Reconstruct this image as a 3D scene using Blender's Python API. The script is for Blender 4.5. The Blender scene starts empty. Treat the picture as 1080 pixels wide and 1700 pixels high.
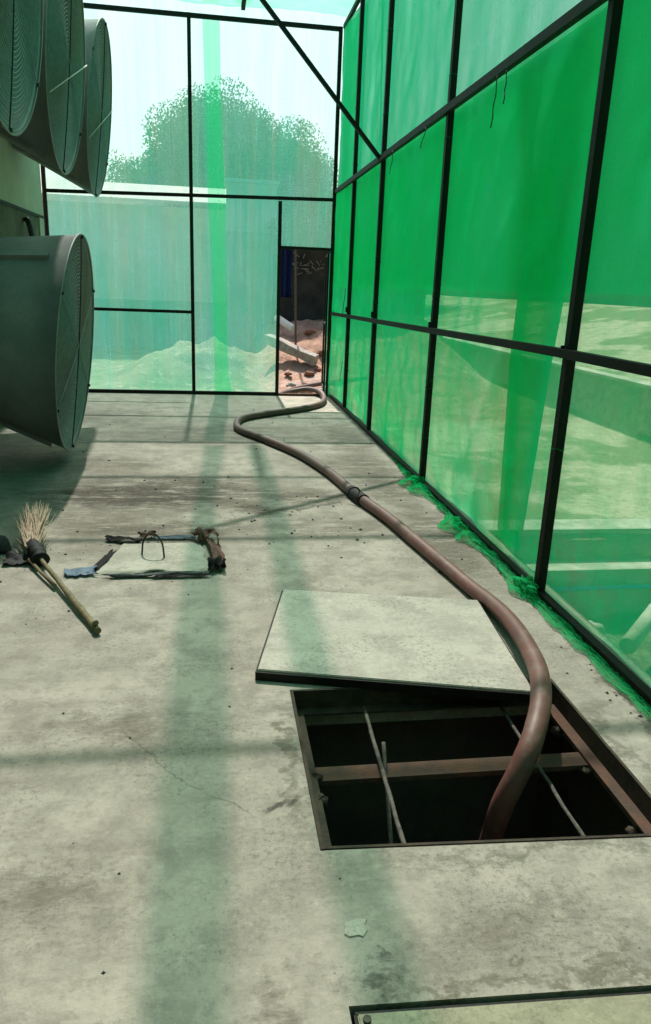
import bpy, bmesh, math, random
from mathutils import Vector, Matrix, noise as mnoise
R = math.radians
rnd = random.Random(7)
scene = bpy.context.scene
COL = scene.collection

# ------------------------------------------------------------ camera, sky, sun, exposure
cam = bpy.data.cameras.new('camera')
camo = bpy.data.objects.new('camera', cam)
COL.objects.link(camo)
cam.sensor_fit = 'VERTICAL'
cam.sensor_height = 36.0
cam.lens = 26.0
cam.clip_start = 0.05
cam.clip_end = 3000
AX = ((.98868, -.14525, .03778), (-.00631, -.29224, -.95632), (.14972, .94525, -.28997))  # cam right, down, forward (world x, y, z)
vr, vd, vf = [Vector(a).normalized() for a in AX]
vr = (vr - vf * vr.dot(vf)).normalized()
vd = vf.cross(vr)
m3 = Matrix((vr, -vd, -vf)).transposed()
camo.matrix_world = Matrix.Translation((0, 0, 1.5)) @ m3.to_4x4()
scene.camera = camo

SUN_EL, SUN_AZ = 54.3, 0.0        # sun straight ahead, down the corridor (+y)
w = bpy.data.worlds.new('World')
scene.world = w
w.use_nodes = True
nt = w.node_tree
nt.nodes.clear()
sky = nt.nodes.new('ShaderNodeTexSky')
sky.sky_type = 'NISHITA'
sky.sun_disc = False
sky.sun_elevation = R(SUN_EL)
sky.sun_rotation = R(SUN_AZ)
sky.dust_density = 4.0
sky.air_density = 1.0
sky.ozone_density = 1.0
bg = nt.nodes.new('ShaderNodeBackground')
bg.inputs[1].default_value = 0.11
out = nt.nodes.new('ShaderNodeOutputWorld')
nt.links.new(sky.outputs[0], bg.inputs[0])
nt.links.new(bg.outputs[0], out.inputs[0])
sl = bpy.data.lights.new('sun', 'SUN')
sl.energy = 4.6
sl.angle = R(0.8)
sl.color = (1.0, .95, .88)
slo = bpy.data.objects.new('sun', sl)
COL.objects.link(slo)
sd = Vector((math.sin(R(SUN_AZ)) * math.cos(R(SUN_EL)), math.cos(R(SUN_AZ)) * math.cos(R(SUN_EL)), math.sin(R(SUN_EL))))
slo.rotation_euler = sd.to_track_quat('Z', 'Y').to_euler()
scene.view_settings.view_transform = 'Standard'
scene.view_settings.look = 'None'
scene.view_settings.exposure = 0.74
scene.view_settings.gamma = 1
cy = scene.cycles
cy.use_denoising = True
cy.max_bounces = 8
cy.diffuse_bounces = 4
cy.transparent_max_bounces = 16
cy.transmission_bounces = 6
cy.caustics_reflective = False
cy.caustics_refractive = False
cy.sample_clamp_indirect = 6

# ------------------------------------------------------------ node helpers
class N:
    def __init__(self, name):
        self.m = bpy.data.materials.new(name)
        self.m.use_nodes = True
        self.t = self.m.node_tree
        self.t.nodes.clear()
        self.out = self.t.nodes.new('ShaderNodeOutputMaterial')
        self.co = self.t.nodes.new('ShaderNodeTexCoord').outputs['Object']
    def link(self, a, b):
        if isinstance(a, bpy.types.NodeSocket):
            self.t.links.new(a, b)
        else:
            b.default_value = a
    def math(self, op, a, b=None, c=None, clamp=False):
        n = self.t.nodes.new('ShaderNodeMath'); n.operation = op; n.use_clamp = clamp
        self.link(a, n.inputs[0])
        if b is not None: self.link(b, n.inputs[1])
        if c is not None: self.link(c, n.inputs[2])
        return n.outputs[0]
    def vmath(self, op, a, b=None):
        n = self.t.nodes.new('ShaderNodeVectorMath'); n.operation = op
        self.link(a, n.inputs[0])
        if b is not None: self.link(b, n.inputs[1])
        return n.outputs['Value'] if op in ('LENGTH', 'DOT_PRODUCT', 'DISTANCE') else n.outputs[0]
    def sep(self, v):
        n = self.t.nodes.new('ShaderNodeSeparateXYZ'); self.link(v, n.inputs[0]); return n.outputs
    def scale(self, v, s):
        return self.vmath('MULTIPLY', v, s)
    def noise(self, scale, detail=4, rough=.55, vec=None, dist=0, color=False):
        n = self.t.nodes.new('ShaderNodeTexNoise')
        n.inputs['Scale'].default_value = scale; n.inputs['Detail'].default_value = detail
        n.inputs['Roughness'].default_value = rough; n.inputs['Distortion'].default_value = dist
        self.link(vec if vec is not None else self.co, n.inputs['Vector'])
        return n.outputs['Color' if color else 'Fac']
    def voro(self, scale, vec=None, feature='F1', rand=1):
        n = self.t.nodes.new('ShaderNodeTexVoronoi'); n.feature = feature
        n.inputs['Scale'].default_value = scale; n.inputs['Randomness'].default_value = rand
        self.link(vec if vec is not None else self.co, n.inputs['Vector'])
        return n.outputs['Distance']
    def ramp(self, v, lo, hi, a=0., b=1.):
        n = self.t.nodes.new('ShaderNodeMapRange'); n.interpolation_type = 'SMOOTHSTEP'
        self.link(v, n.inputs[0])
        for i, x in enumerate((lo, hi, a, b)): self.link(x, n.inputs[i + 1])
        return n.outputs[0]
    def mix(self, f, a, b, mode='MIX'):
        n = self.t.nodes.new('ShaderNodeMix'); n.data_type = 'RGBA'; n.blend_type = mode
        self.link(f, n.inputs[0])
        for s, x in ((6, a), (7, b)):
            self.link((*x, 1) if isinstance(x, tuple) else x, n.inputs[s])
        return n.outputs[2]
    def bump(self, h, s, d=.01):
        n = self.t.nodes.new('ShaderNodeBump')
        n.inputs['Strength'].default_value = s; n.inputs['Distance'].default_value = d
        self.link(h, n.inputs['Height']); return n.outputs[0]
    def pbr(self, col, rough=.8, metal=0, normal=None, spec=.3):
        n = self.t.nodes.new('ShaderNodeBsdfPrincipled')
        self.link((*col, 1) if isinstance(col, tuple) else col, n.inputs['Base Color'])
        self.link(rough, n.inputs['Roughness']); self.link(metal, n.inputs['Metallic'])
        n.inputs['Specular IOR Level'].default_value = spec
        if normal is not None: self.t.links.new(normal, n.inputs['Normal'])
        return n.outputs[0]
    def done(self, sh):
        self.t.links.new(sh, self.out.inputs[0]); return self.m

def simple(name, c, rough=.7, metal=0, var=.3, scale=12, c2=None, bump=.15, spec=.3, bscale=None):
    n = N(name)
    f = n.noise(scale, 6, .6)
    c2 = c2 or tuple(x * (1 - var) for x in c)
    col = n.mix(n.ramp(f, .3, .7), c, c2)
    g = n.noise(scale * 9, 3, .6)
    col = n.mix(n.ramp(g, .45, .75, 0, .5), col, tuple(x * (1 - var * .6) for x in c2))
    return n.done(n.pbr(col, rough, metal, n.bump(n.noise(bscale or scale * 6, 4), bump, .006), spec))

# net: open weave; the gaps close when it is seen at a slant, threads scatter light through
def net_mat(name, c1, c2, t0, streak=.15, trans=.6, dirt=.35, dust=0., fw=.06, tint=(.10, .95, .62), grain=.7, pale=0.):
    n = N(name)
    g = n.t.nodes.new('ShaderNodeNewGeometry')
    c = n.math('ABSOLUTE', n.vmath('DOT_PRODUCT', g.outputs['Incoming'], g.outputs['Normal']))
    c = n.math('MAXIMUM', c, .06)
    x, y, z = n.sep(n.co)
    st = n.noise(1.0, 5, .6, n.scale(n.co, (9., 9., .5)))
    st2 = n.noise(1.0, 3, .6, n.scale(n.co, (60., 60., 1.6)))
    st3 = n.noise(1.0, 3, .6, n.scale(n.co, (3., 3., 55.)))
    fine = n.noise(70, 2, .7)
    blot = n.noise(1.1, 5, .6)
    t = n.math('MULTIPLY_ADD', n.math('SUBTRACT', st, .5), streak, t0)
    t = n.math('MULTIPLY_ADD', n.math('SUBTRACT', st2, .5), streak * .9, t)
    t = n.math('MULTIPLY_ADD', n.math('SUBTRACT', st3, .5), streak * .45, t)
    t = n.math('MULTIPLY_ADD', n.math('SUBTRACT', fine, .5), streak * grain, t)
    t = n.math('MINIMUM', n.math('MAXIMUM', t, .05), .95)
    T = n.math('POWER', t, n.math('DIVIDE', 1., c))
    col = n.mix(n.ramp(blot, .35, .7), c1, c2)
    col = n.mix(n.ramp(st, .5, .75, 0, dirt), col, (.42, .46, .20))
    if dust:
        du = n.math('MULTIPLY', n.ramp(z, 1.1, .0, .15, 1), n.ramp(n.noise(2.6, 7, .72), .45, .68, 0, dust))
        col = n.mix(du, col, (.30, .50, .30))
    if pale:
        cs = n.noise(1.0, 4, .7, n.scale(n.co, (2.6, 2.6, .12)))
        col = n.mix(n.ramp(cs, .46, .60, 0, pale), col, (.34, .58, .40))
        cs2 = n.noise(1.0, 5, .7, n.vmath('ADD', n.scale(n.co, (14., 14., .35)), (31., 5., 2.)))
        col = n.mix(n.ramp(cs2, .48, .66, 0, pale * .9), col, (.40, .66, .54))
    spk = n.ramp(n.voro(26), .0, .045, 1, 0)
    spk = n.math('MULTIPLY', spk, n.ramp(n.noise(2.2, 2), .52, .6))
    col = n.mix(n.math('MULTIPLY', spk, .8), col, (.03, .05, .02))
    d = n.t.nodes.new('ShaderNodeBsdfDiffuse'); n.link(col, d.inputs[0])
    tr = n.t.nodes.new('ShaderNodeBsdfTranslucent'); n.link(col, tr.inputs[0])
    m1 = n.t.nodes.new('ShaderNodeMixShader'); m1.inputs[0].default_value = trans
    n.t.links.new(d.outputs[0], m1.inputs[1]); n.t.links.new(tr.outputs[0], m1.inputs[2])
    tp = n.t.nodes.new('ShaderNodeBsdfTransparent')
    m2 = n.t.nodes.new('ShaderNodeMixShader')
    T = n.math('MULTIPLY', T, n.math('SUBTRACT', 1., n.math('MULTIPLY', spk, .7)))
    T2 = n.math('MULTIPLY_ADD', n.math('SUBTRACT', 1., T), fw, T)          # light that passes straight through the threads comes out green
    n.link(n.mix(n.math('DIVIDE', T, T2), tint, (1., 1., 1.)), tp.inputs[0])
    n.link(T2, m2.inputs[0])
    n.t.links.new(m1.outputs[0], m2.inputs[1]); n.t.links.new(tp.outputs[0], m2.inputs[2])
    return n.done(m2.outputs[0])

M = {}
M['net_side'] = net_mat('green_net', (.012, .90, .30), (.03, .92, .38), .54, .10, .66, .04, .55, grain=1.5)
M['net_upper'] = net_mat('pale_green_net', (.02, .82, .36), (.06, .86, .46), .47, .14, .66, .06, grain=1.6)
M['net_end'] = net_mat('end_net', (.11, .57, .39), (.19, .60, .49), .55, .20, .72, .25, 0., .10, (.2, .95, .8), .25, .32)
M['net_roof'] = net_mat('roof_net', (.12, .64, .38), (.18, .66, .44), .62, .12, .6, .1, 0., .05)
M['net_strip'] = net_mat('strip_net', (.02, .74, .26), (.02, .72, .22), .44, .08, .6, .05, 0., .36, (.20, .92, .74))
M['net_lap'] = net_mat('lapped_net', (.004, .60, .14), (.008, .64, .18), .30, .06, .6, .03)
M['net_hem'] = net_mat('hem_net', (.008, .44, .13), (.03, .46, .17), .56, .36, .5, .12)
M['black_steel'] = simple('black_painted_steel', (.005, .008, .007), .6, 0, .4, 7, (.016, .011, .008), .3, .2)
M['rust'] = simple('rusty_steel', (.125, .062, .040), .85, 0, .5, 14, (.07, .05, .04), .5, .2)
M['dark_rust'] = simple('grimy_steel', (.030, .026, .020), .85, 0, .5, 16, (.07, .048, .032), .5, .25)
M['rebar'] = simple('grey_rebar', (.14, .13, .11), .8, .1, .5, 40, (.07, .06, .05), .5)
M['frp'] = simple('grey_fibreglass', (.26, .27, .26), .5, 0, .25, 5, (.20, .215, .21), .08, .4)
M['frp_in'] = simple('fibreglass_inside', (.36, .41, .395), .5, 0, .3, 5, (.27, .32, .305), .08, .35)
M['wire'] = simple('grille_wire', (.25, .32, .30), .5, .2, .3, 20)
M['dark_wire'] = simple('dark_strut', (.02, .03, .028), .6)
M['blade'] = simple('blade_steel', (.10, .11, .11), .5, .3, .4, 10)
M['pale_rod'] = simple('pale_rod', (.5, .52, .48), .6)
M['dark_void'] = simple('fan_inside', (.02, .025, .024), .9)
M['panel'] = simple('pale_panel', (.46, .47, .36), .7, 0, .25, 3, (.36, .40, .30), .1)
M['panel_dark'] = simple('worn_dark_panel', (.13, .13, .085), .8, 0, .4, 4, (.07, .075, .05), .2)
M['pit'] = simple('wet_pit_concrete', (.08, .08, .075), .9, 0, .5, 6, (.13, .11, .09), .5, .2)
M['water'] = simple('black_water', (.004, .005, .007), .25, 0, .2, 3, None, .05, .3)
M['bamboo'] = simple('bamboo', (.22, .17, .09), .7, 0, .5, 24, (.11, .10, .05), .3)
M['straw'] = simple('straw', (.62, .47, .35), .85, 0, .3, 40)
M['black_rag'] = simple('black_rubber', (.018, .017, .017), .75, 0, .3, 20)
M['tarp_blue'] = simple('blue_plastic', (.17, .27, .40), .55, 0, .35, 18, (.25, .34, .42), .3)
M['tarp_red'] = simple('red_brown_plastic', (.17, .06, .05), .7, 0, .5, 22, (.30, .17, .13), .3)
M['tarp_grey'] = simple('grey_plastic', (.20, .24, .25), .7, 0, .5, 20, (.07, .08, .085), .3)
M['white_pvc'] = simple('white_pvc', (.72, .72, .68), .5, 0, .15, 6)
M['blue_pvc'] = simple('blue_pvc', (.09, .35, .75), .4, 0, .15, 6)
M['stone'] = simple('dark_stone', (.05, .05, .05), .9, 0, .4, 20, None, .5)
M['broken_concrete'] = simple('broken_concrete', (.42, .39, .34), .9, 0, .4, 9, (.25, .22, .19), .6)
M['red_brick'] = simple('broken_red_brick', (.28, .12, .07), .9, 0, .4, 12, None, .5)
M['kerb'] = simple('pale_concrete', (.60, .58, .48), .9, 0, .3, 6, (.36, .34, .27), .4)
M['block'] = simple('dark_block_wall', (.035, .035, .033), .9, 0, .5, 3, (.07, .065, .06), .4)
M['shed_paint'] = simple('pale_shed_paint', (.52, .56, .52), .8, 0, .2, 2)
M['shed_dado'] = simple('teal_shed_paint', (.09, .30, .27), .8, 0, .3, 2)
M['shed_teal'] = simple('light_teal_sheet', (.13, .36, .33), .7, 0, .2, 2)
M['shed_roof'] = simple('pale_roof_sheet', (.60, .58, .54), .6, .1, .2, 3)
M['field_shed'] = simple('dull_green_wall', (.10, .32, .16), .9, 0, .2, .3)
M['bark'] = simple('bark', (.09, .07, .05), .95, 0, .5, 12, None, .6)

def leaf_mat(name, a, b):
    n = N(name)
    col = n.mix(n.ramp(n.noise(.9, 4), .35, .65), a, b)
    col = n.mix(n.ramp(n.noise(6, 3), .4, .7, 0, .6), col, tuple(x * .6 for x in a))
    d = n.t.nodes.new('ShaderNodeBsdfDiffuse'); n.link(col, d.inputs[0])
    tr = n.t.nodes.new('ShaderNodeBsdfTranslucent'); n.link(col, tr.inputs[0])
    m1 = n.t.nodes.new('ShaderNodeMixShader'); m1.inputs[0].default_value = .35
    n.t.links.new(d.outputs[0], m1.inputs[1]); n.t.links.new(tr.outputs[0], m1.inputs[2])
    return n.done(m1.outputs[0])
M['leaf'] = leaf_mat('leaf', (.07, .12, .05), (.11, .16, .055))
M['leaf2'] = leaf_mat('leaf_dark', (.05, .095, .045), (.075, .125, .05))

def hose_mat():
    n = N('hose_rubber')
    col = n.mix(n.ramp(n.noise(5, 5), .35, .65), (.17, .068, .056), (.125, .058, .048))
    dust = n.ramp(n.noise(14, 5, .65), .45, .75, 0, .55)
    col = n.mix(dust, col, (.20, .145, .125))
    x, y, z = n.sep(n.co)
    grime = n.math('MULTIPLY', n.ramp(y, 3.5, 6.5, 0, .75), n.ramp(n.noise(3, 3), .2, .7, .5, 1))
    col = n.mix(grime, col, (.075, .06, .05))
    wave = n.math('ADD', n.math('MULTIPLY', n.voro(150, None, 'F1', .9), .5), n.noise(60, 4, .7))
    mud = n.ramp(n.noise(7, 6, .72), .56, .66, 0, .7)
    col = n.mix(mud, col, (.17, .14, .115))
    return n.done(n.pbr(col, n.ramp(mud, 0, .7, .5, .85), 0, n.bump(wave, .25, .003), .35))
M['hose'] = hose_mat()

def concrete(name, a, b, dirt, floor=False, seed=0.):
    n = N(name)
    v = n.vmath('ADD', n.co, (seed, seed * .7, 0))
    big = n.noise(.9, 6, .62, v)
    mid = n.noise(5.5, 6, .65, v)
    fine = n.noise(60, 4, .7, v)
    grit = n.noise(190, 3, .75, v)
    streak = n.noise(1.0, 6, .68, n.scale(v, (1.6, 9., 1.)))
    col = n.mix(n.ramp(big, .35, .66), a, b)
    col = n.mix(n.ramp(mid, .40, .66, 0, .75), col, tuple(x * .70 for x in b))
    med = n.noise(17, 5, .7, v)
    col = n.mix(n.math('MULTIPLY', n.ramp(big, .6, .4, .3, 1), n.ramp(med, .50, .68, 0, .6)), col, tuple(x * .60 for x in b))
    col = n.mix(n.ramp(med, .42, .28, 0, .45), col, tuple(min(1, x * 1.22) for x in a))
    col = n.mix(n.ramp(streak, .5, .72, 0, .5), col, tuple(x * .62 for x in b))
    zone = n.ramp(n.noise(1.7, 5, .65, v), .40, .62, .18, 1)
    col = n.mix(n.math('MULTIPLY', zone, n.ramp(fine, .50, .68, 0, .75)), col, tuple(x * .45 for x in b))
    col = n.mix(n.ramp(fine, .46, .3, 0, .25), col, tuple(min(1, x * 1.25) for x in a))
    col = n.mix(n.math('MULTIPLY', zone, n.ramp(grit, .54, .68, 0, .7)), col, tuple(x * .32 for x in b))
    pit = n.math('MULTIPLY', n.ramp(n.voro(30, v), .03, .10, 1, 0), n.ramp(n.noise(3.3, 3, .5, v), .5, .62))
    col = n.mix(n.math('MULTIPLY', pit, .75), col, (.05, .05, .045))
    h = n.math('ADD', n.math('MULTIPLY', fine, .5), n.math('MULTIPLY', mid, 1.0))
    h = n.math('SUBTRACT', h, n.math('MULTIPLY', pit, .6))
    if floor:
        jit = n.vmath('SUBTRACT', n.noise(4.5, 6, .7, None, 0, True), (.5, .5, .5))
        jit2 = n.vmath('SUBTRACT', n.noise(16, 4, .7, None, 0, True), (.5, .5, .5))
        p = n.vmath('ADD', n.vmath('ADD', n.co, n.scale(jit, (.5, .5, 0))), n.scale(jit2, (.16, .16, 0)))
        rag = n.math('MULTIPLY', n.ramp(n.noise(5, 8, .8, n.scale(n.co, (.5, 1.9, 1))), .36, .53), n.ramp(n.noise(38, 5, .75, n.scale(n.co, (.5, 1.5, 1))), .30, .56, .4, 1))
        def blob(cx, cyy, rx, ry, s, colr):
            nonlocal col
            q = n.vmath('DIVIDE', n.vmath('SUBTRACT', p, (cx, cyy, 0)), (rx, ry, 1))
            f = n.ramp(n.vmath('LENGTH', q), .25, 1.0, s, 0)
            col = n.mix(n.math('MULTIPLY', f, rag), col, colr)
        blob(-.35, 5.45, 1.35, .8, .95, dirt)
        blob(-.6, 5.3, 1.0, .4, .9, (.045, .036, .025))
        blob(.35, 4.95, .28, .14, .9, (.045, .036, .025))
        blob(-.35, 4.55, .8, .22, .7, dirt)
        blob(.1, 7.5, 2.2, .55, .5, dirt)
        blob(1.2, 6.3, .6, .6, .6, dirt)
        blob(-.9, 6.3, .7, .5, .6, dirt)
        blob(-.75, 4.75, .7, .35, .7, (.10, .085, .06))
        blob(.75, 5.3, .6, .3, .75, dirt)
        blob(.25, 5.0, .25, .18, .8, dirt)
        blob(1.35, 5.6, .35, .9, .7, dirt)
        blob(1.45, 4.3, .3, 1.1, .75, dirt)
        blob(1.4, 7.4, .35, 1.5, .6, dirt)
        blob(.7, 4.55, .9, .35, .55, dirt)
        blob(.2, 8.0, 1.6, .35, .5, dirt)
        blob(-1.2, 8.6, .9, .8, .4, dirt)
        blob(-.4, 4.3, .7, .5, .5, dirt)
        blob(.36, 1.27, .08, .055, .95, (.07, .065, .055))
        blob(-.45, 1.6, .35, .2, .45, dirt)
        blob(-.3, 2.35, .5, .15, .5, dirt)
        blob(.7, 1.35, .5, .1, .35, dirt)
        blob(1.62, 2.2, .07, .9, .7, dirt)
        blob(.14, 1.18, .10, .12, .6, dirt)
        blob(.255, 2.1, .05, .55, .75, (.09, .085, .06))
        blob(.85, 1.615, .75, .045, .6, (.09, .085, .06))
        blob(1.42, 2.1, .06, .5, .6, (.09, .085, .06))
        blob(.75, 1.235, .6, .045, .7, (.09, .08, .05))
        # painted rail shadows, hairline cracks and one dark streak
        x, y, z = n.sep(p)
        def seg(ax, ay, bx, by, wd, s, amp=.12):
            nonlocal col, h
            pw = n.vmath('ADD', n.co, n.scale(jit, (amp, amp, 0)))
            L = math.hypot(bx - ax, by - ay); ux, uy = (bx - ax) / L, (by - ay) / L
            rel = n.vmath('SUBTRACT', pw, (ax, ay, 0))
            t = n.vmath('DOT_PRODUCT', rel, (ux, uy, 0)); s_ = n.math('ABSOLUTE', n.vmath('DOT_PRODUCT', rel, (-uy, ux, 0)))
            f = n.math('MULTIPLY', n.ramp(s_, wd * .3, wd, 1, 0), n.math('MULTIPLY', n.ramp(t, 0, .05), n.ramp(t, L - .05, L, 1, 0)))
            col = n.mix(n.math('MULTIPLY', f, s), col, (.05, .047, .04)); h = n.math('SUBTRACT', h, n.math('MULTIPLY', f, .8))
        seg(.55, 4.95, .95, 5.15, .03, .6, .3)  # short dark streak running up to the hose coupling
        seg(-.05, 1.95, .13, 1.83, .004, .35)
        seg(.13, 1.83, .24, 1.9, .012, .85)
        seg(.20, 1.84, .28, 1.92, .014, .85)
        seg(-.32, 2.32, -.05, 1.95, .004, .3)
        seg(-2.1, 8.72, 1.7, 8.78, .020, .35, .03)  # shadow of the end wall's middle rail, painted as a dark line
        seg(-2.1, 7.18, 1.7, 7.22, .018, .4, .03)  # shadow of the end wall's top rail, painted the same way
    sh = n.pbr(col, .86, 0, n.bump(h, .45, .012), .25)
    return n.done(sh)
M['floor'] = concrete('corridor_concrete', (.385, .345, .290), (.300, .268, .224), (.060, .048, .034), True)
M['cover'] = concrete('cover_concrete', (.47, .435, .37), (.43, .40, .34), (.1, .1, .08), False, 3.)
M['cover_yellow'] = concrete('yellow_cover_concrete', (.36, .335, .235), (.30, .28, .20), (.1, .1, .08), False, 7.)
M['lid'] = concrete('lid_mortar', (.43, .41, .34), (.38, .36, .30), (.1, .1, .08), False, 11.)

def soil():
    n = N('soil')
    x, y, z = n.sep(n.co)
    f = n.noise(.55, 7, .65)
    g = n.noise(3.5, 6, .7)
    k = n.noise(18, 4, .7)
    sand = n.mix(n.ramp(g, .35, .65), (.54, .49, .36), (.42, .38, .26))
    sand = n.mix(n.ramp(f, .47, .56, 0, .85), sand, (.19, .20, .11))
    scrub = n.mix(n.ramp(f, .40, .60), (.20, .21, .12), (.09, .13, .06))
    scrub = n.mix(n.ramp(g, .54, .66), scrub, (.34, .32, .22))
    sand = n.mix(n.math('MULTIPLY', n.ramp(y, 10, 11), n.ramp(x, 1.3, .8)), sand, scrub)
    red = n.mix(n.ramp(g, .35, .65), (.42, .26, .19), (.30, .185, .13))
    red = n.mix(n.ramp(n.noise(1.5, 5, .6), .52, .62, 0, .7), red, (.44, .33, .28))
    inred = n.math('MULTIPLY', n.ramp(x, .5, .95), n.math('MULTIPLY', n.ramp(x, 6, 4.5), n.math('MULTIPLY', n.ramp(y, 10, 10.8), n.ramp(y, 24, 20))))
    col = n.mix(inred, sand, red)
    trench_shade = n.math('MULTIPLY', n.ramp(z, -.55, -.7), n.ramp(x, 1.9, 2.2))  # shade inside the trench, put into the soil colour
    col = n.mix(n.math('MULTIPLY', trench_shade, n.ramp(g, .62, .5, .25, .9)), col, (.09, .085, .06))
    col = n.mix(n.ramp(k, .52, .7, 0, .55), col, (.12, .10, .075))
    return n.done(n.pbr(col, .95, 0, n.bump(n.math('ADD', g, k), .7, .05), .1))
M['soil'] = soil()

# ------------------------------------------------------------ mesh helpers
class MB:
    def __init__(self):
        self.bm = bmesh.new()
    def box(self, a, b, rot=None, piv=None, bev=0):
        a, b = Vector(a), Vector(b)
        vs = [self.bm.verts.new((x, y, z)) for x in (a.x, b.x) for y in (a.y, b.y) for z in (a.z, b.z)]
        F = [(0, 1, 3, 2), (4, 6, 7, 5), (0, 4, 5, 1), (2, 3, 7, 6), (0, 2, 6, 4), (1, 5, 7, 3)]
        fs = [self.bm.faces.new([vs[i] for i in f]) for f in F]
        if rot is not None:
            p = Vector(piv) if piv is not None else (a + b) / 2
            for v in vs: v.co = p + rot @ (v.co - p)
        if bev:
            es = list({e for f in fs for e in f.edges})
            bmesh.ops.bevel(self.bm, geom=es, offset=bev, segments=2, affect='EDGES', profile=.7)
        return self
    def bar(self, p, q, w_, h_=None, up=(0, 0, 1)):
        p, q = Vector(p), Vector(q); h_ = h_ or w_
        d = (q - p).normalized(); u = Vector(up)
        if abs(d.dot(u)) > .95: u = Vector((0, 1, 0))
        s = d.cross(u).normalized(); u = s.cross(d)
        vs = []
        for c in (p, q):
            for i, j in ((-1, -1), (1, -1), (1, 1), (-1, 1)):
                vs.append(self.bm.verts.new(c + s * i * w_ / 2 + u * j * h_ / 2))
        for i in range(4):
            self.bm.faces.new([vs[i], vs[(i + 1) % 4], vs[4 + (i + 1) % 4], vs[4 + i]])
        self.bm.faces.new(vs[3::-1]); self.bm.faces.new(vs[4:8])
        return self
    def tube(self, pts, r, seg=10, cap=True, closed=False, jit=0):
        pts = [Vector(p) for p in pts]; n = len(pts)
        rr = r if callable(r) else (lambda t: r)
        rings = []; ref = None
        for i, p in enumerate(pts):
            if closed: d = pts[(i + 1) % n] - pts[i - 1]
            else: d = pts[min(i + 1, n - 1)] - pts[max(i - 1, 0)]
            d.normalize()
            if ref is None:
                ref = Vector((0, 0, 1)) if abs(d.z) < .9 else Vector((1, 0, 0))
            s = d.cross(ref).normalized(); ref = s.cross(d).normalized()
            rad = rr(i / max(1, n - 1))
            rings.append([self.bm.verts.new(p + (s * math.cos(2 * math.pi * k / seg) + ref * math.sin(2 * math.pi * k / seg)) * rad * (1 + (rnd.uniform(-jit, jit) if jit else 0))) for k in range(seg)])
        for i in range(n if closed else n - 1):
            a, b = rings[i], rings[(i + 1) % n]
            for k in range(seg):
                f = self.bm.faces.new([a[k], a[(k + 1) % seg], b[(k + 1) % seg], b[k]]); f.smooth = True
        if cap and not closed:
            self.bm.faces.new(rings[0][::-1]); self.bm.faces.new(rings[-1])
        return self
    def grid(self, fn, nu, nv, smooth=True):
        vs = [[self.bm.verts.new(fn(i / nu, j / nv)) for j in range(nv + 1)] for i in range(nu + 1)]
        for i in range(nu):
            for j in range(nv):
                f = self.bm.faces.new([vs[i][j], vs[i + 1][j], vs[i + 1][j + 1], vs[i][j + 1]]); f.smooth = smooth
        return self
    def loft(self, rings, cap0=False, cap1=False, smooth=True):
        rs = [[self.bm.verts.new(p) for p in r] for r in rings]
        n = len(rs[0])
        for a, b in zip(rs, rs[1:]):
            for k in range(n):
                f = self.bm.faces.new([a[k], a[(k + 1) % n], b[(k + 1) % n], b[k]]); f.smooth = smooth
        if cap0: self.bm.faces.new(rs[0][::-1])
        if cap1: self.bm.faces.new(rs[-1])
        return self
    def quad(self, *ps):
        self.bm.faces.new([self.bm.verts.new(p) for p in ps]); return self
    def build(self, name, mat, parent=None, recalc=True):
        if recalc: bmesh.ops.recalc_face_normals(self.bm, faces=self.bm.faces[:])
        me = bpy.data.meshes.new(name)
        self.bm.to_mesh(me); self.bm.free()
        me.materials.append(mat)
        o = bpy.data.objects.new(name, me)
        COL.objects.link(o)
        if parent is not None:
            o.parent = parent
            o.matrix_parent_inverse = Matrix.Identity(4)
            o.location = -wloc(parent)
        return o
def wloc(o):
    v = Vector(o.location)
    while o.parent is not None:
        o = o.parent; v += Vector(o.location)
    return v
def tag(o, label, cat, group=None):
    o['label'] = label; o['category'] = cat
    if group: o['group'] = group
    return o
def thing(name, loc, label, cat, group=None):
    o = bpy.data.objects.new(name, None); COL.objects.link(o)
    o.location = loc; o.empty_display_size = .2
    return tag(o, label, cat, group)
def kind(o, k): o['kind'] = k; return o
def smooth_path(pts, n=8):
    P = [Vector(p) for p in pts]; P = [P[0] * 2 - P[1]] + P + [P[-1] * 2 - P[-2]]
    o = []
    for i in range(1, len(P) - 2):
        a, b, c, d = P[i - 1:i + 3]
        for k in range(n):
            t = k / n
            o.append(.5 * ((2 * b) + (c - a) * t + (2 * a - 5 * b + 4 * c - d) * t * t + (3 * b - a - 3 * c + d) * t ** 3))
    o.append(P[-2]); return o
def sst(a, b, x):
    t = max(0., min(1., (x - a) / (b - a))); return t * t * (3 - 2 * t)
def nz(x, y, z=0., s=1.): return mnoise.noise(Vector((x * s, y * s, z * s)))

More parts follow.
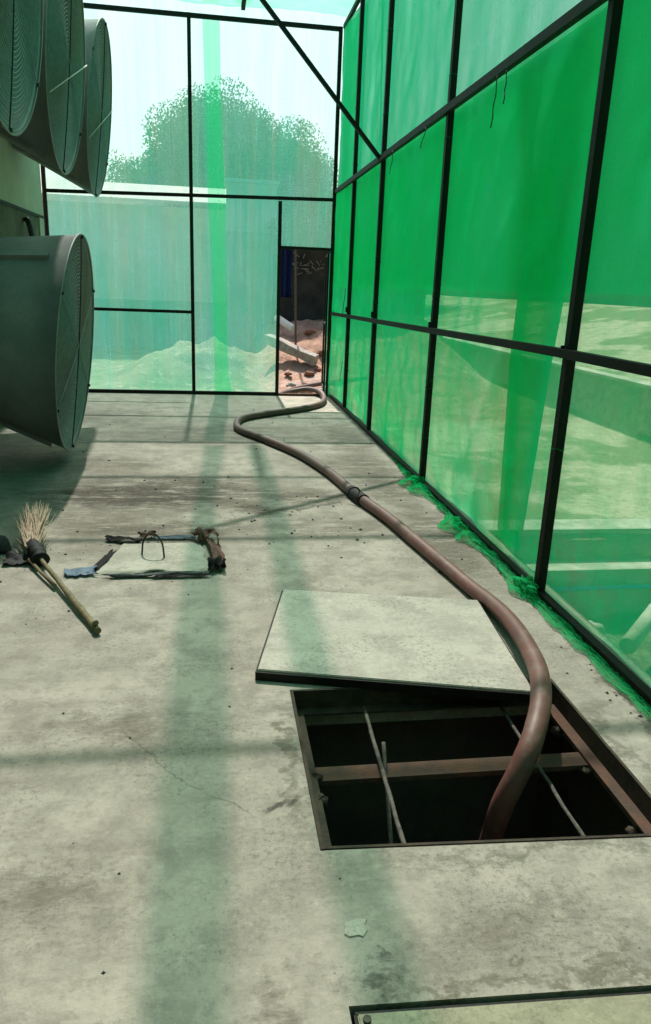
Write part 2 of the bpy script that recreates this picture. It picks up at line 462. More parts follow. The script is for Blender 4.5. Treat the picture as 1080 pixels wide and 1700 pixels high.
# ------------------------------------------------------------ setting: ground sheet, floor slab, pit
def ground_h(x, y):
    far = math.hypot(x, y - 8)
    h = -.25 + .05 * nz(x, y, 0, .9) + .03 * nz(x, y, 3, 3)
    if x > 1.2:
        k = sst(1.2, 1.9, x)
        h2 = -.32 + .04 * nz(x, y, 5, 1.2)
        h2 += sst(5.75, 5.95, x) * .70 + sst(6, 13, x) * .95 + sst(13, 80, x) * 1.0
        wy = 1 - sst(10.4, 12.5, y) * (1 - sst(3.0, 5.5, x))
        h = h * (1 - k * wy) + h2 * k * wy
        tr = sst(2.04, 2.14, x) * (1 - sst(5.1, 5.2, y)) * (1 - sst(5.0, 5.2, x))
        h = h * (1 - tr) + tr * (-.92 + .10 * nz(x, y, 7, 2.5) + .16 * math.exp(-((x - 2.5) ** 2 + (y - 4.6) ** 2) / .12))
    # soil heaps beyond the end wall
    h += .56 * math.exp(-abs((x + .05) / 1.15) ** 3 - ((y - 15.2) / 1.1) ** 2) * (1 + .35 * nz(x, y, 2, 2.2) + .2 * nz(x, y, 7, 6))
    h += .25 * math.exp(-((x + 1.2) / .7) ** 2 - ((y - 14.6) / .8) ** 2)
    h += (.95 + .10 * (x - 1.8)) * sst(.75, 1.5, x) * (1 - sst(4.5, 6, x)) * sst(12.0, 17.2, y) * (1 - sst(19.5, 23, y)) * (1 + .18 * nz(x, y, 4, 1.6))
    if y > 10.7 and .4 < x < 5 and y < 20:
        h += .05 * nz(x, y, 9, 5) + .03 * nz(x, y, 9, 11)
    inn = sst(1.75, 1.6, x) * sst(10.5, 10.3, y) * sst(-2.6, -2.4, x)
    return h * (1 - inn) + inn * -2.6
def axis(lo, hi, step, far):
    v = []; x = lo
    while x < hi: v.append(x); x += step
    v.append(hi)
    d = step
    a = [lo]; b = [hi]
    while a[-1] > -far: d *= 1.35; a.append(a[-1] - d)
    d = step
    while b[-1] < far: d *= 1.35; b.append(b[-1] + d)
    return a[:0:-1] + v + b[1:]
xs = axis(-4., 6.4, .075, 900); ys = axis(1.0, 18., .085, 900)
bm = bmesh.new()
gv = [[bm.verts.new((x, y, ground_h(x, y))) for y in ys] for x in xs]
for i in range(len(xs) - 1):
    for j in range(len(ys) - 1):
        f = bm.faces.new([gv[i][j], gv[i + 1][j], gv[i + 1][j + 1], gv[i][j + 1]]); f.smooth = True
g = MB(); g.bm.free(); g.bm = bm
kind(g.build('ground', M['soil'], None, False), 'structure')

HX0, HX1, HY0, HY1 = .288, 1.365, 1.674, 2.53        # open hatch
SX0, SX1, SY0, SY1 = .285, 1.36, .30, 1.205           # closed hatch nearer the camera
def slab():
    b = MB()
    X = [-2.3, SX0, HX0, SX1, HX1, 1.80]; Y = [-3.0, SY0, SY1, HY0, HY1, 10.62]
    for i in range(5):
        for j in range(5):
            x0, x1, y0, y1 = X[i], X[i + 1], Y[j], Y[j + 1]
            cxm, cym = (x0 + x1) / 2, (y0 + y1) / 2
            if HX0 < cxm < HX1 and HY0 < cym < HY1: continue
            if SX0 < cxm < SX1 and SY0 < cym < SY1: continue
            b.quad((x0, y0, 0), (x1, y0, 0), (x1, y1, 0), (x0, y1, 0))
    for (a0, a1, c0, c1, dep) in ((HX0, HX1, HY0, HY1, .16), (SX0, SX1, SY0, SY1, .10)):
        for p, q in (((a0, c0), (a1, c0)), ((a1, c0), (a1, c1)), ((a1, c1), (a0, c1)), ((a0, c1), (a0, c0))):
            b.quad((*p, 0), (*p, -dep), (*q, -dep), (*q, 0))
    b.quad((1.8, -3, 0), (1.8, -3, -.7), (1.8, 10.62, -.7), (1.8, 10.62, 0))
    b.quad((-2.3, 10.62, 0), (1.8, 10.62, 0), (1.8, 10.62, -.7), (-2.3, 10.62, -.7))
    bmesh.ops.remove_doubles(b.bm, verts=b.bm.verts[:], dist=1e-5)
    for v in b.bm.verts:
        if abs(v.co.y - SY1) < 1e-4: v.co.y -= .04 * max(0, v.co.x - SX0)
        if abs(v.co.y - HY0) < 1e-4: v.co.y -= .048 * max(0, v.co.x - HX0)
    return kind(b.build('floor', M['floor']), 'structure')
slab()
# pit under the open hatch and shallow recess under the closed one
b = MB()
px0, px1, py0, py1, pz = HX0 - .10, HX1 + .12, HY0 - .25, HY1 + .2, -1.5
b.quad((px0, py0, -.16), (px1, py0, -.16), (px1, py0, pz), (px0, py0, pz))
b.quad((px0, py1, -.16), (px1, py1, -.16), (px1, py1, pz), (px0, py1, pz))
b.quad((px0, py0, -.16), (px0, py1, -.16), (px0, py1, pz), (px0, py0, pz))
b.quad((px1, py0, -.16), (px1, py1, -.16), (px1, py1, pz), (px1, py0, pz))
for (a0, a1, c0, c1) in ((px0, HX0, py0, py1), (HX1, px1, py0, py1), (HX0, HX1, py0, HY0), (HX0, HX1, HY1, py1)):
    b.quad((a0, c0, -.16), (a1, c0, -.16), (a1, c1, -.16), (a0, c1, -.16))
kind(b.build('pit_walls', M['pit']), 'structure')
b = MB(); b.quad((px0, py0, pz + .02), (px1, py0, pz + .02), (px1, py1, pz + .02), (px0, py1, pz + .02))
kind(b.build('pit_water', M['water']), 'structure')
b = MB(); b.quad((SX0, SY0, -.10), (SX1, SY0, -.10), (SX1, SY1, -.10), (SX0, SY1, -.10))
kind(b.build('recess_floor', M['pit']), 'structure')

# ------------------------------------------------------------ large structure: shed wall at the left
WX = -2.12
t = thing('shed_wall', (WX, 4, 0), 'long pale panelled shed wall that the exhaust fans are mounted on', 'wall')
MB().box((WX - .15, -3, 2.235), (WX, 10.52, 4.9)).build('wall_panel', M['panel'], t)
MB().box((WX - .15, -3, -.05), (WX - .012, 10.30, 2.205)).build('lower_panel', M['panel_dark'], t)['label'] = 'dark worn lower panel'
MB().box((WX - .13, -3, 2.205), (WX + .006, 10.52, 2.235)).build('trim_strip', M['black_steel'], t)
MB().box((WX - .15, 10.30, -.05), (WX, 10.52, 2.205)).build('corner_panel', M['panel'], t)
b = MB(); b.tube(smooth_path([(WX + .01, 9.52, 2.12), (WX + .05, 9.44, 2.10), (WX + .07, 9.52, 1.9), (WX + .05, 9.6, 1.72), (WX + .01, 9.62, 1.70)], 5), .03, 8)
b.build('latch', M['dark_wire'], t)

MB_end = MB().box((WX, -3.2, -.05), (1.8, -3.02, 4.9)).build('light_block_wall', M['panel_dark'])  # added out of view, keeps light from behind off the fan sides
tag(MB_end, 'plain dull wall added unseen behind the viewpoint to block light on the fans', 'wall')

# ------------------------------------------------------------ net enclosure: side wall
TOPZ = 4.66
POSTS = [-1.1, 1.12, 3.37, 5.65, 7.82, 9.38]
sw = thing('net_wall', (1.68, 5, 0), 'long green shade net wall on a black tube frame beside the hose', 'net wall')
for y in POSTS:
    MB().box((1.655, y - .024, 0), (1.70, y + .024, TOPZ)).build('post', M['black_steel'], sw)
for z, th in ((2.735, .05), (1.245, .042), (4.66, .045)):
    def rz(y, z=z): return z + (.012 * (3.4 - y) if z < 2 and y > 3.4 else 0)
    p = [( 1.677, y, rz(y)) for y in (-2.5, 3.4, 10.58)]
    b = MB()
    b.bar((1.648 if z != 4.66 else 1.677, -2.5, rz(-2.5)), (1.648 if z != 4.66 else 1.677, 3.4, rz(3.4)), .04, th)
    b.bar((1.648 if z != 4.66 else 1.677, 3.4, rz(3.4)), (1.648 if z != 4.66 else 1.677, 10.57, rz(10.57)), .04, th)
    b.build('rail', M['black_steel'], sw)
MB().bar((1.672, -2.5, .022), (1.672, 10.57, .022), .042, .042).build('base_rail', M['black_steel'], sw)
def side_net(x0, y0, y1, z0, z1, amp, seed):
    def fn(u, v):
        y = y0 + (y1 - y0) * u; z = z0 + (z1 - z0) * v
        pull = 1.
        for q in POSTS: pull = min(pull, abs(y - q) / .5)
        pull = min(1, pull)
        bel = amp * pull * (.5 + .8 * nz(y, z, seed, .6)) + .008 * nz(y * 1.0, z * .35, seed, 3.) + .010 * (1 - abs(nz(y * .9 + z * .45, z * .5 - y * .3, seed + 8, 2.6))) ** 4 * pull + .008 * nz(y, z, seed + 5, 5.5)
        if z < .35: bel += .05 * (1 - z / .35) * (.4 + nz(y, 0, seed, 1.5))
        return (x0 + max(0, bel) - .075 * sst(9.5, 10.5, y), y, z)
    return fn
NS = MB().grid(side_net(1.706, -2.5, 10.6, .0, 2.76, .03, 1.), 330, 70).build('netting', M['net_side'], sw, False)
NU = MB().grid(side_net(1.735, -2.5, 10.6, 1.52, TOPZ, .02, 4.), 200, 40).build('netting', M['net_upper'], sw, False)
NU['label'] = 'paler upper width of net, lapped over the lower one'
def farlap(u, v):
    return (1.79 - .1 * sst(9.5, 10.5, 9.6 + .85 * u) + .006 * math.sin(u * 7 + v * 4), 9.6 + .85 * u + .05 * math.sin(v * 3), 2.72 + 1.92 * v)
MB().grid(farlap, 12, 20).build('netting', M['net_strip'], sw, False)
def seamlap(u, v):
    z = 2.70 + 1.95 * v
    return (1.79, 8.45 + .10 * u + .35 * v, z)
MB().grid(seamlap, 4, 20).build('netting', M['net_strip'], sw, False)
LE = [(2.66, 4.60), (2.40, 4.50), (2.12, 4.40), (1.7, 4.40), (1.1, 4.42), (.6, 4.36), (.1, 4.30), (.02, 4.28)]
RE = [(2.70, 3.54), (2.12, 3.62), (1.7, 3.70), (1.1, 3.80), (.6, 3.86), (.1, 3.93), (.02, 3.95)]
def interp(tab, z):
    for (z1, a), (z0, c) in zip(tab, tab[1:]):
        if z0 <= z <= z1: return c + (a - c) * (z - z0) / (z1 - z0)
    return tab[0][1] if z > tab[0][0] else tab[-1][1]
def lap(u, v):
    z = .02 + 2.68 * v; a, c = interp(LE, z), interp(RE, z)
    y = a + (c - a) * u
    return (1.80 + .012 * math.sin(u * 9 + v * 3), y, z)
MB().grid(lap, 14, 40).build('netting', M['net_lap'], sw, False)['label'] = 'doubled strip of darker green net hanging between two posts'
# ragged hem of net lying along the foot of the wall
def hem(u, v):
    y = .6 + 6.0 * u
    wv = .040 + .022 * nz(y, 0, 1, 1.9) + .020 * nz(y, 0, 3, 7) + .012 * nz(y, 0, 5, 19)
    for q, am in ((5.60, .08), (5.35, .05), (4.50, .07), (4.25, .04), (3.42, .04)): wv += am * math.exp(-((y - q) / .13) ** 2)
    wv *= 1 - max(0, (u - .85) / .15) * .95
    x = 1.650 - wv * 1.5 * v - .02 * v * nz(y, v, 2, 8)
    lift = (.006 + .034 * min(1.5, wv / .07)) * (.45 + .55 * sst(2.6, 3.6, y))
    z = .010 + lift * math.sin(min(1, .25 + v * .75) * math.pi) * (.35 + 1.3 * abs(nz(y, v * .6, 6, 5.5))) + .020 * abs(nz(y, v * .5, 8, 22)) * (1 - v * .6)
    return (x, y, max(.003, z))
MB().grid(hem, 460, 16).build('net_hem', M['net_hem'], sw, False)
for (y, x, sc_) in ((5.62, 1.625, .8), (3.40, 1.622, .95), (4.50, 1.60, .55)):
    b = MB()
    def knot(u, v, y=y, x=x, sc_=sc_):
        a = u * 2 * math.pi; c = (v - .5) * math.pi
        d = Vector((math.cos(c) * math.cos(a), math.cos(c) * math.sin(a), math.sin(c)))
        r = .055 * sc_ * (1 + .9 * mnoise.noise(d * 1.5 + Vector((y * 5, 0, 0))) + .45 * mnoise.noise(d * 4.5 + Vector((0, y, 0))))
        return (x + r * d.x * .8, y + r * 1.7 * d.y, max(.004, .035 + r * .9 * d.z))
    b.grid(knot, 40, 22).build('net_bunch', M['net_hem'], sw, False)
for (y, z, L) in ((4.6, 2.70, .28), (4.45, 2.69, .18), (7.2, 2.71, .2), (6.1, 2.70, .14), (9.36, .62, .25), (9.4, 1.5, .3)):
    p = [(1.625, y, z)]
    for k in range(5): p.append((1.622 - .006 * k, p[-1][1] + rnd.uniform(-.03, .03), p[-1][2] - L / 5))
    MB().tube(smooth_path(p, 3), .0035, 5).build('twine', M['dark_wire'], sw)
for y in POSTS[1:]:
    for k in range(7):
        z = rnd.uniform(.3, 4.4)
        c = Vector((1.678, y, z))
        pts = [c + Vector((.031 * math.cos(a), .032 * math.sin(a), .006 * math.sin(a * 2 + k))) for a in [i_ * .7 for i_ in range(10)]]
        pts.append(pts[-1] + Vector((-.02, rnd.uniform(-.04, .04), rnd.uniform(-.05, .02))))
        MB().tube(pts, .0025, 5).build('tie', M['dark_wire'] if k % 2 else M['net_hem'], sw)
for y in POSTS[1:]:
    for z in (1.25, 2.735):
        b = MB()
        for i_ in range(2):
            b.box((1.640, y - .032 + .052 * i_, z - .03), (1.668, y - .020 + .052 * i_, z + .03), None, None, .005)
        b.build('weld_bead', M['black_steel'], sw)
BR0, BR1 = Vector((1.65, 7.80, 2.72)), Vector((-.13, 7.80, 4.62))
MB().bar(BR0, BR1, .036, .045, (0, 1, 0)).build('brace', M['black_steel'], sw)['label'] = 'diagonal brace from the middle post up to the roof frame'

# ------------------------------------------------------------ net enclosure: end wall with doorway
BY = 10.60
ew = thing('net_wall', (-.2, BY, 0), 'bright sunlit net wall across the far end, with an open doorway', 'net wall')
for x, z0, z1 in ((-2.10, 0, TOPZ), (-.262, 0, TOPZ), (.905, 0, 2.58), (1.632, 0, TOPZ)):
    MB().box((x - .023, BY - .024, z0), (x + .023, BY + .024, z1)).build('post', M['black_steel'], ew)
for x0, x1, z, th in ((-2.10, 1.63, 2.575, .042), (-2.1, -.262, 1.115, .04), (-2.1, 1.63, 4.63, .05), (-2.1, .905, .025, .045), (.905, 1.63, 2.0, .04)):
    zz = .055 if z > 2.3 and z < 3 else 0
    MB().bar((x0 + .02, BY - .018, z - zz * .5), (x1 - .02, BY - .018, z + zz), .036, th).build('rail', M['black_steel'], ew)
MB().bar((.93, BY - .01, .018), (1.61, BY - .01, .018), .05, .03).build('door_sill', M['rust'], ew)
def end_net(x0, x1, z0, z1, seed):
    return lambda u, v: (x0 + (x1 - x0) * u, BY + .032 + .02 * (.5 + nz(u * 3, v * 3, seed, 1.)), z0 + (z1 - z0) * v)
MB().grid(end_net(-2.12, .905, .0, TOPZ + .14, 2.), 40, 40).build('netting', M['net_end'], ew, False)
MB().grid(end_net(.905, 1.72, 2.0, TOPZ + .14, 6.), 12, 30).build('netting', M['net_end'], ew, False)
SL = [(4.66, -.10, .115), (3.8, -.075, .13), (3.2, -.06, .15), (2.6, -.05, .185), (1.8, -.01, .19), (1.0, .015, .20), (.35, .03, .22), (.0, .02, .275)]
def estrip(u, v):
    z = TOPZ * v
    for (z1, a1, b1), (z0, a0, b0) in zip(SL, SL[1:]):
        if z0 <= z <= z1:
            k = (z - z0) / (z1 - z0); a, c = a0 + (a1 - a0) * k, b0 + (b1 - b0) * k; break
    return (a + (c - a) * u, BY + .075 + .006 * math.sin(u * 6), z)
MB().grid(estrip, 6, 60).build('netting', M['net_strip'], ew, False)['label'] = 'narrow doubled strip of stronger green net'
# open door leaf seen edge on
gl = thing('door_leaf', (1.60, 10.66, 0), 'thin steel door leaf swung open outside the doorway', 'door')
L0, L1 = Vector((1.595, 10.68, 0)), Vector((1.665, 11.36, 0))
for p in (L0, L1):
    MB().box(p + Vector((-.012, -.015, .06)), p + Vector((.012, .015, 1.96))).build('stile', M['black_steel'], gl)
for z in (.08, 1.0, 1.94):
    MB().bar(L0 + Vector((.002, .016, z)), L1 + Vector((-.002, -.016, z)), .02, .03).build('crossbar', M['black_steel'], gl)
o_ = Vector((.02, 0, 0))
MB().quad(L0 + o_ + Vector((0, 0, .06)), L1 + o_ + Vector((0, 0, .06)), L1 + o_ + Vector((0, 0, 1.96)), L0 + o_ + Vector((0, 0, 1.96))).build('netting', M['net_side'], gl)

# ------------------------------------------------------------ net roof
rf = thing('net_roof', (0, 5, TOPZ), 'pale green shade net roof stretched over black beams', 'net roof')
for y in (-1.1, 1.12, 3.37, 5.55, 7.72, 9.25):
    MB().bar((-2.1, y, TOPZ + .045), (1.70, y, TOPZ + .045), .030, .045).build('beam', M['black_steel'], rf)
MB().bar((.40, 9.23, TOPZ + .0905), (.40, 10.56, TOPZ + .0905), .05, .045).build('purlin', M['black_steel'], rf)
def roofnet(u, v):
    x = -2.2 + 3.95 * u; y = -2.5 + 13.12 * v
    return (x, y, TOPZ + .135 + .03 * nz(x, y, 3, .9) + .018 * nz(x, y, 9, 4))
MB().grid(roofnet, 60, 120).build('netting', M['net_roof'], rf, False)
def roofstrip(u, v):
    y = -2.5 + 13.12 * v
    a = -.155 + .02 * math.sin(y * .8) + .05 * sst(8, 10.6, y); c = .03 + .025 * math.sin(y * 1.1 + 1) + .08 * sst(8, 10.6, y)
    return (a + (c - a) * u, y, TOPZ + .20 + .01 * math.sin(u * 5 + y))
MB().grid(roofstrip, 6, 90).build('netting', M['net_strip'], rf, False)['label'] = 'doubled strip of net running down the roof'
def purstrip(u, v):
    y = -2.5 + 13.12 * v
    return (.315 + .17 * u + .02 * math.sin(y * .9), y, TOPZ + .215)
MB().grid(purstrip, 4, 60).build('netting', M['net_strip'], rf, False)['label'] = 'net seam lapped along the purlin'

# ------------------------------------------------------------ exhaust fans
def circ_pts(c, r, tilt, n=72, ph=0):
    o = []
    for k in range(n):
        a = 2 * math.pi * k / n + ph
        o.append(Vector((c[0] + r * math.sin(a) * math.sin(tilt), c[1] + r * math.cos(a), c[2] + r * math.sin(a) * math.cos(tilt))))
    return o
def make_fan(fx, fy, fz, FR, tilt, label, rod=False):
    t = thing('exhaust_fan', (WX, fy, fz), label, 'exhaust fan', 'cone fans on the shed wall')
    br = FR * .70; dz = .16; L = fx - WX
    C0 = (WX + .02, fy, fz + dz); C1 = (fx, fy, fz)
    def sec(s, dr=0):
        c = [C0[i] + (C1[i] - C0[i]) * s for i in range(3)]
        return circ_pts(c, br + (FR - br) * s + dr, tilt * s)
    rings = [sec(s) for s in (0, .25, .5, .75, 1.)]
    rings += [circ_pts((fx + .004, fy, fz), FR + .012, tilt), circ_pts((fx + .010, fy, fz), FR + .006, tilt), circ_pts((fx + .008, fy, fz), FR - .006, tilt)]
    MB().loft(rings).build('cone', M['frp'], t)
    MB().loft([sec(s, -.012) for s in (.995, .7, .4, .15, .0)]).build('cone_lining', M['frp_in'], t)
    for ang in (51, 171, 291):
        b = MB()
        def fl(u, v, ang=ang):
            s = .02 + .86 * u
            c = Vector([C0[i] + (C1[i] - C0[i]) * s for i in range(3)]); r = br + (FR - br) * s
            a = R(180 - ang); ti = tilt * s
            d = Vector((math.sin(a) * math.sin(ti), math.cos(a), math.sin(a) * math.cos(ti)))
            tn = Vector((0, -math.sin(a), math.cos(a)))
            k = int(round(v * 4)); off = [(0, -.02), (.04, -.02), (.04, .02), (0, .02), (0, .02)][k]
            return c + d * (r - .004 + off[0]) + tn * off[1]
        b.grid(fl, 10, 4, False).build('flange', M['frp'], t)
    # grille
    def fp(r, a, off=0):
        return Vector((fx + r * math.sin(a) * math.sin(tilt) + off * math.cos(tilt), fy + r * math.cos(a), fz + r * math.sin(a) * math.cos(tilt) - off * math.sin(tilt)))
    b = MB()
    nr = 30
    for k in range(1, nr + 1):
        r = (FR - .012) * k / nr
        off = -.012 + .02 * (1 - (k / nr) ** 2)
        b.tube([fp(r, 2 * math.pi * i / 56, off) for i in range(56)], .0032, 4, False, True)
    b.build('grille', M['wire'], t)
    for a in ((90, 150) if rod else (90, 30, 150)):
        pts = [fp(FR * .99 * q, R(a), .002 + .022 * (1 - q * q)) for q in (-1, -.8, -.5, 0, .5, .8, 1)]
        st_ = MB().tube(pts, .005 if a == 90 else .0035, 6).build('strut', M['dark_wire'] if a == 90 else M['wire'], t)
        for q in (-1, 1):
            p = fp(FR * .985 * q, R(a), .012)
            MB().box(p - Vector((.009, .012, .012)), p + Vector((.009, .012, .012)), None, None, .003).build('clip', M['dark_wire'], st_)
    if rod:
        MB().tube([fp(FR * .985, R(207), .025), fp(FR * .99, R(13), .025)], .0055, 6).build('stay_rod', M['pale_rod'], t)
    # hub, blades, dark shutter behind
    sx = WX + .16
    c = Vector((sx, fy, fz + dz * .9))
    MB().tube([c + Vector((-.05, 0, 0)), c + Vector((.16, 0, -.02))], .10, 20).build('hub', M['blade'], t)
    for k in range(6):
        a = 2 * math.pi * k / 6 + .3
        rd = Vector((0, math.cos(a), math.sin(a))); tn = Vector((0, -math.sin(a), math.cos(a))); ax = Vector((1, 0, 0))
        def bl(u, v):
            r = .09 + (br - .15) * u; wdt = .09 + .07 * u
            return c + rd * r + (tn * math.cos(.7 - .3 * u) + ax * math.sin(.7 - .3 * u)) * wdt * (v - .5) * 2
        MB().grid(bl, 8, 3).build('blade', M['blade'], t)
    MB().loft([circ_pts((WX + .03, fy, fz + dz), br * .98, 0), circ_pts((WX + .035, fy, fz + dz), .01, 0)]).build('shutter', M['dark_void'], t)
    return t
FX = -1.10
make_fan(FX, 6.40, .975, .855, .10, 'lowest cone fan, alone near the floor under the upper row')
FU = -1.20
make_fan(FU, 5.48, 3.245, .872, .09, 'upper cone fan nearest the camera, cut off by the picture edge')
make_fan(FU, 7.33, 3.235, .862, .10, 'middle cone fan of the upper row, with a pale rod across its face', True)
make_fan(FU, 9.27, 3.245, .862, .11, 'farthest cone fan of the upper row, standing out against the end net', True)

# ------------------------------------------------------------ hatch, cover, hose
hf = thing('open_hatch', (.83, 2.1, 0), 'rusty steel lined open pit hatch with a cross beam and bars', 'hatch')
for (a, c) in (((HX0 + .001, HY0 + .001, -.075), (HX0 + .012, HY1 - .001, .004)), ((HX1 - .012, HY0 - .050, -.075), (HX1 - .001, HY1 - .001, .004)),
               ((HX0 + .012, HY1 - .012, -.075), (HX1 - .012, HY1 - .001, .004)),):
    MB().box(a, c).build('rim_angle', M['dark_rust'], hf)
MB().bar((HX0 + .013, HY0 + .007, -.036), (HX1 - .013, HY0 + .007 - .048 * (HX1 - HX0 - .02), -.036), .009, .078).build('rim_angle', M['dark_rust'], hf)
MB().box((HX0 + .012, HY0 + .012, -.083), (HX0 + .05, HY1 - .012, -.074)).build('ledge', M['dark_rust'], hf)
MB().box((HX1 - .055, HY0 - .034, -.083), (HX1 - .012, HY1 - .012, -.074)).build('ledge', M['rust'], hf)
MB().box((HX0 + .05, HY1 - .055, -.083), (HX1 - .055, HY1 - .012, -.074)).build('ledge', M['dark_rust'], hf)
b = MB(); b.box((HX0 + .05, 2.085, -.094), (HX1 - .055, 2.160, -.085)); b.box((HX0 + .05, 2.085, -.104), (HX1 - .055, 2.091, -.094))
b.build('cross_beam', M['rust'], hf)
for p, q, r in (((.580, 2.50, -.072), (.542, 1.662, -.05), .0075), ((.588, 2.20, -.028), (.535, 1.69, -.33), .007), ((1.13, 2.49, -.072), (1.088, 1.664, -.045), .007)):
    d = (Vector(q) - Vector(p))
    pts = [Vector(p) + d * (k / 14) + Vector((.004 * nz(k, r * 900, 0, .5), 0, .004 * nz(k, r * 500, 4, .5))) for k in range(15)]
    MB().tube(pts, r, 7, True, False, .12).build('reinforcing_bar', M['rebar'], hf)
# dirt lumps hanging on the frame
for (x, y, z, s) in ((.338, 2.10, -.08, .018), (.34, 1.99, -.09, .024), (.335, 1.69, -.06, .016), (1.31, 2.33, -.11, .026), (1.315, 1.78, -.12, .024), (1.29, 2.06, -.095, .014)):
    b = MB()
    def lump(u, v, x=x, y=y, z=z, s=s):
        a, c = u * 2 * math.pi, (v - .5) * math.pi
        r = s * (1 + .6 * nz(math.cos(a) + x * 9, math.sin(a) + y * 9, v * 2, 1.6))
        return (x + r * math.cos(c) * math.cos(a), y + r * math.cos(c) * math.sin(a), z + r * .8 * math.sin(c))
    b.grid(lump, 14, 8).build('dirt_clod', M['dark_rust'], hf, False)

def quadbox(cs, z0, z1, bev=.004, nsub=1):
    b = MB()
    lo = [b.bm.verts.new((x, y, z0)) for x, y in cs]; hi = [b.bm.verts.new((x, y, z1)) for x, y in cs]
    b.bm.faces.new(lo[::-1]); b.bm.faces.new(hi)
    for i in range(4): b.bm.faces.new([lo[i], lo[(i + 1) % 4], hi[(i + 1) % 4], hi[i]])
    if bev: bmesh.ops.bevel(b.bm, geom=b.bm.edges[:], offset=bev, segments=2, affect='EDGES')
    return b
hc = thing('hatch_cover', (.75, 3.0, 0), 'pale concrete hatch cover slid back from the open pit', 'hatch cover')
CC = [(.162, 2.620), (.340, 3.430), (1.300, 3.240), (1.222, 2.362)]
quadbox([(.169, 2.625), (.345, 3.423), (1.294, 3.235), (1.215, 2.369)], .008, .046, .003).build('plate', M['cover'], hc)
for i in range(4):
    p, q = Vector((*CC[i], .019)), Vector((*CC[(i + 1) % 4], .019))
    MB().bar(p, q, .006, .036).build('edge_angle', M['black_steel'], hc)
sc2 = thing('hatch_cover', (.8, .75, 0), 'yellowish closed hatch cover set flush in the nearest floor', 'hatch cover')
quadbox([(.305, .32), (.300, 1.184), (1.34, 1.142), (1.34, .32)], -.09, .003, .003).build('plate', M['cover_yellow'], sc2)
for p, q in (((.297, .32), (.296, 1.186)), ((.297, 1.190), (1.34, 1.148))):
    MB().bar((*p, -.024), (*q, -.024), .006, .04).build('edge_angle', M['black_steel'], sc2)
tag(MB().tube([(.318, 1.165, .004), (.318, 1.165, .010)], .009, 10).build('bolt_head', M['rebar'], sc2), '', '')
for k in ('label', 'category'): del bpy.data.objects['bolt_head'][k]

hs = thing('suction_hose', (1.0, 4, 0), 'thick brown rubber hose snaking from the doorway down into the pit', 'hose')
RH = .0385
HP = [(1.0, 2.22, -.95), (.985, 2.16, -.70), (.955, 2.04, -.36), (.958, 1.985, -.15), (1.005, 1.99, -.02), (1.075, 2.06, .065), (1.175, 2.235, .100), (1.262, 2.47, .098), (1.325, 2.80, .080), (1.345, 3.10, .058),
      (1.318, 3.42, RH), (1.262, 3.85, RH), (1.212, 4.22, RH), (1.150, 4.66, RH), (1.050, 5.16, RH), (.955, 5.84, RH), (.79, 6.55, RH), (.53, 7.20, RH),
      (.315, 7.66, RH), (.255, 7.96, RH), (.32, 8.40, RH), (.62, 8.76, RH), (1.09, 9.17, RH), (1.40, 9.62, RH), (1.53, 10.2, RH), (1.50, 10.55, .075), (1.36, 10.78, .07), (1.15, 10.86, .02),
      (1.02, 11.05, -.05), (1.02, 11.4, -.10), (1.18, 11.9, -.12), (1.5, 12.5, -.12), (2.1, 13.1, -.1), (3.0, 13.6, -.05)]
pathh = smooth_path(HP, 10)
MB().tube(pathh, lambda q: RH * (1 + .035 * nz(q * 40, 0, 0, 1.) + .02 * nz(q * 160, 0, 4, 1.)), 20).build('hose_pipe', M['hose'], hs)
cpl = [(1.075, 5.03, RH), (1.055, 5.135, RH), (1.030, 5.30, RH)]
MB().tube(smooth_path(cpl, 4), lambda q: RH + .008 + .003 * math.sin(q * 25), 20).build('coupling', M['black_rag'], hs)
b = MB(); b.tube(smooth_path([(1.06, 5.12, .088), (1.03, 5.10, .12), (.99, 5.14, .10), (.96, 5.11, .06)], 4), .006, 6)
b.build('wire_tie', M['black_rag'], hs)

# ------------------------------------------------------------ manhole lid with torn sheets
ml = thing('manhole_lid', (-.34, 4.0, 0), 'rough mortar manhole lid with a wire lifting loop', 'manhole lid')
LC = [(-.62, 3.78), (-.03, 3.80), (-.07, 4.25), (-.53, 4.27)]
def lid(u, v):
    a = Vector(LC[0]).lerp(Vector(LC[1]), u); c = Vector(LC[3]).lerp(Vector(LC[2]), u); p = a.lerp(c, v)
    ed = min(u, v, 1 - u, 1 - v)
    if ed == 0:
        p += Vector((.045 * nz(p.x, p.y, 2, 7), .045 * nz(p.x, p.y, 5, 7)))
    z = .012 + .003 * nz(p.x, p.y, 0, 7)
    return (p.x, p.y, z if ed > 0 else .002)
MB().grid(lid, 40, 30).build('lid_slab', M['lid'], ml, False)
lp = [(-.405, 4.06, .0)] + [(-.34 - .060 * math.cos(R(a)) ** 1, 4.06 - .06 * a / 180 + .01 * math.sin(R(a)), .045 + .095 * math.sin(R(a))) for a in range(15, 166, 15)] + [(-.275, 4.0, .0)]
MB().tube(smooth_path(lp, 3), .005, 8).build('lifting_loop', M['dark_rust'], ml)
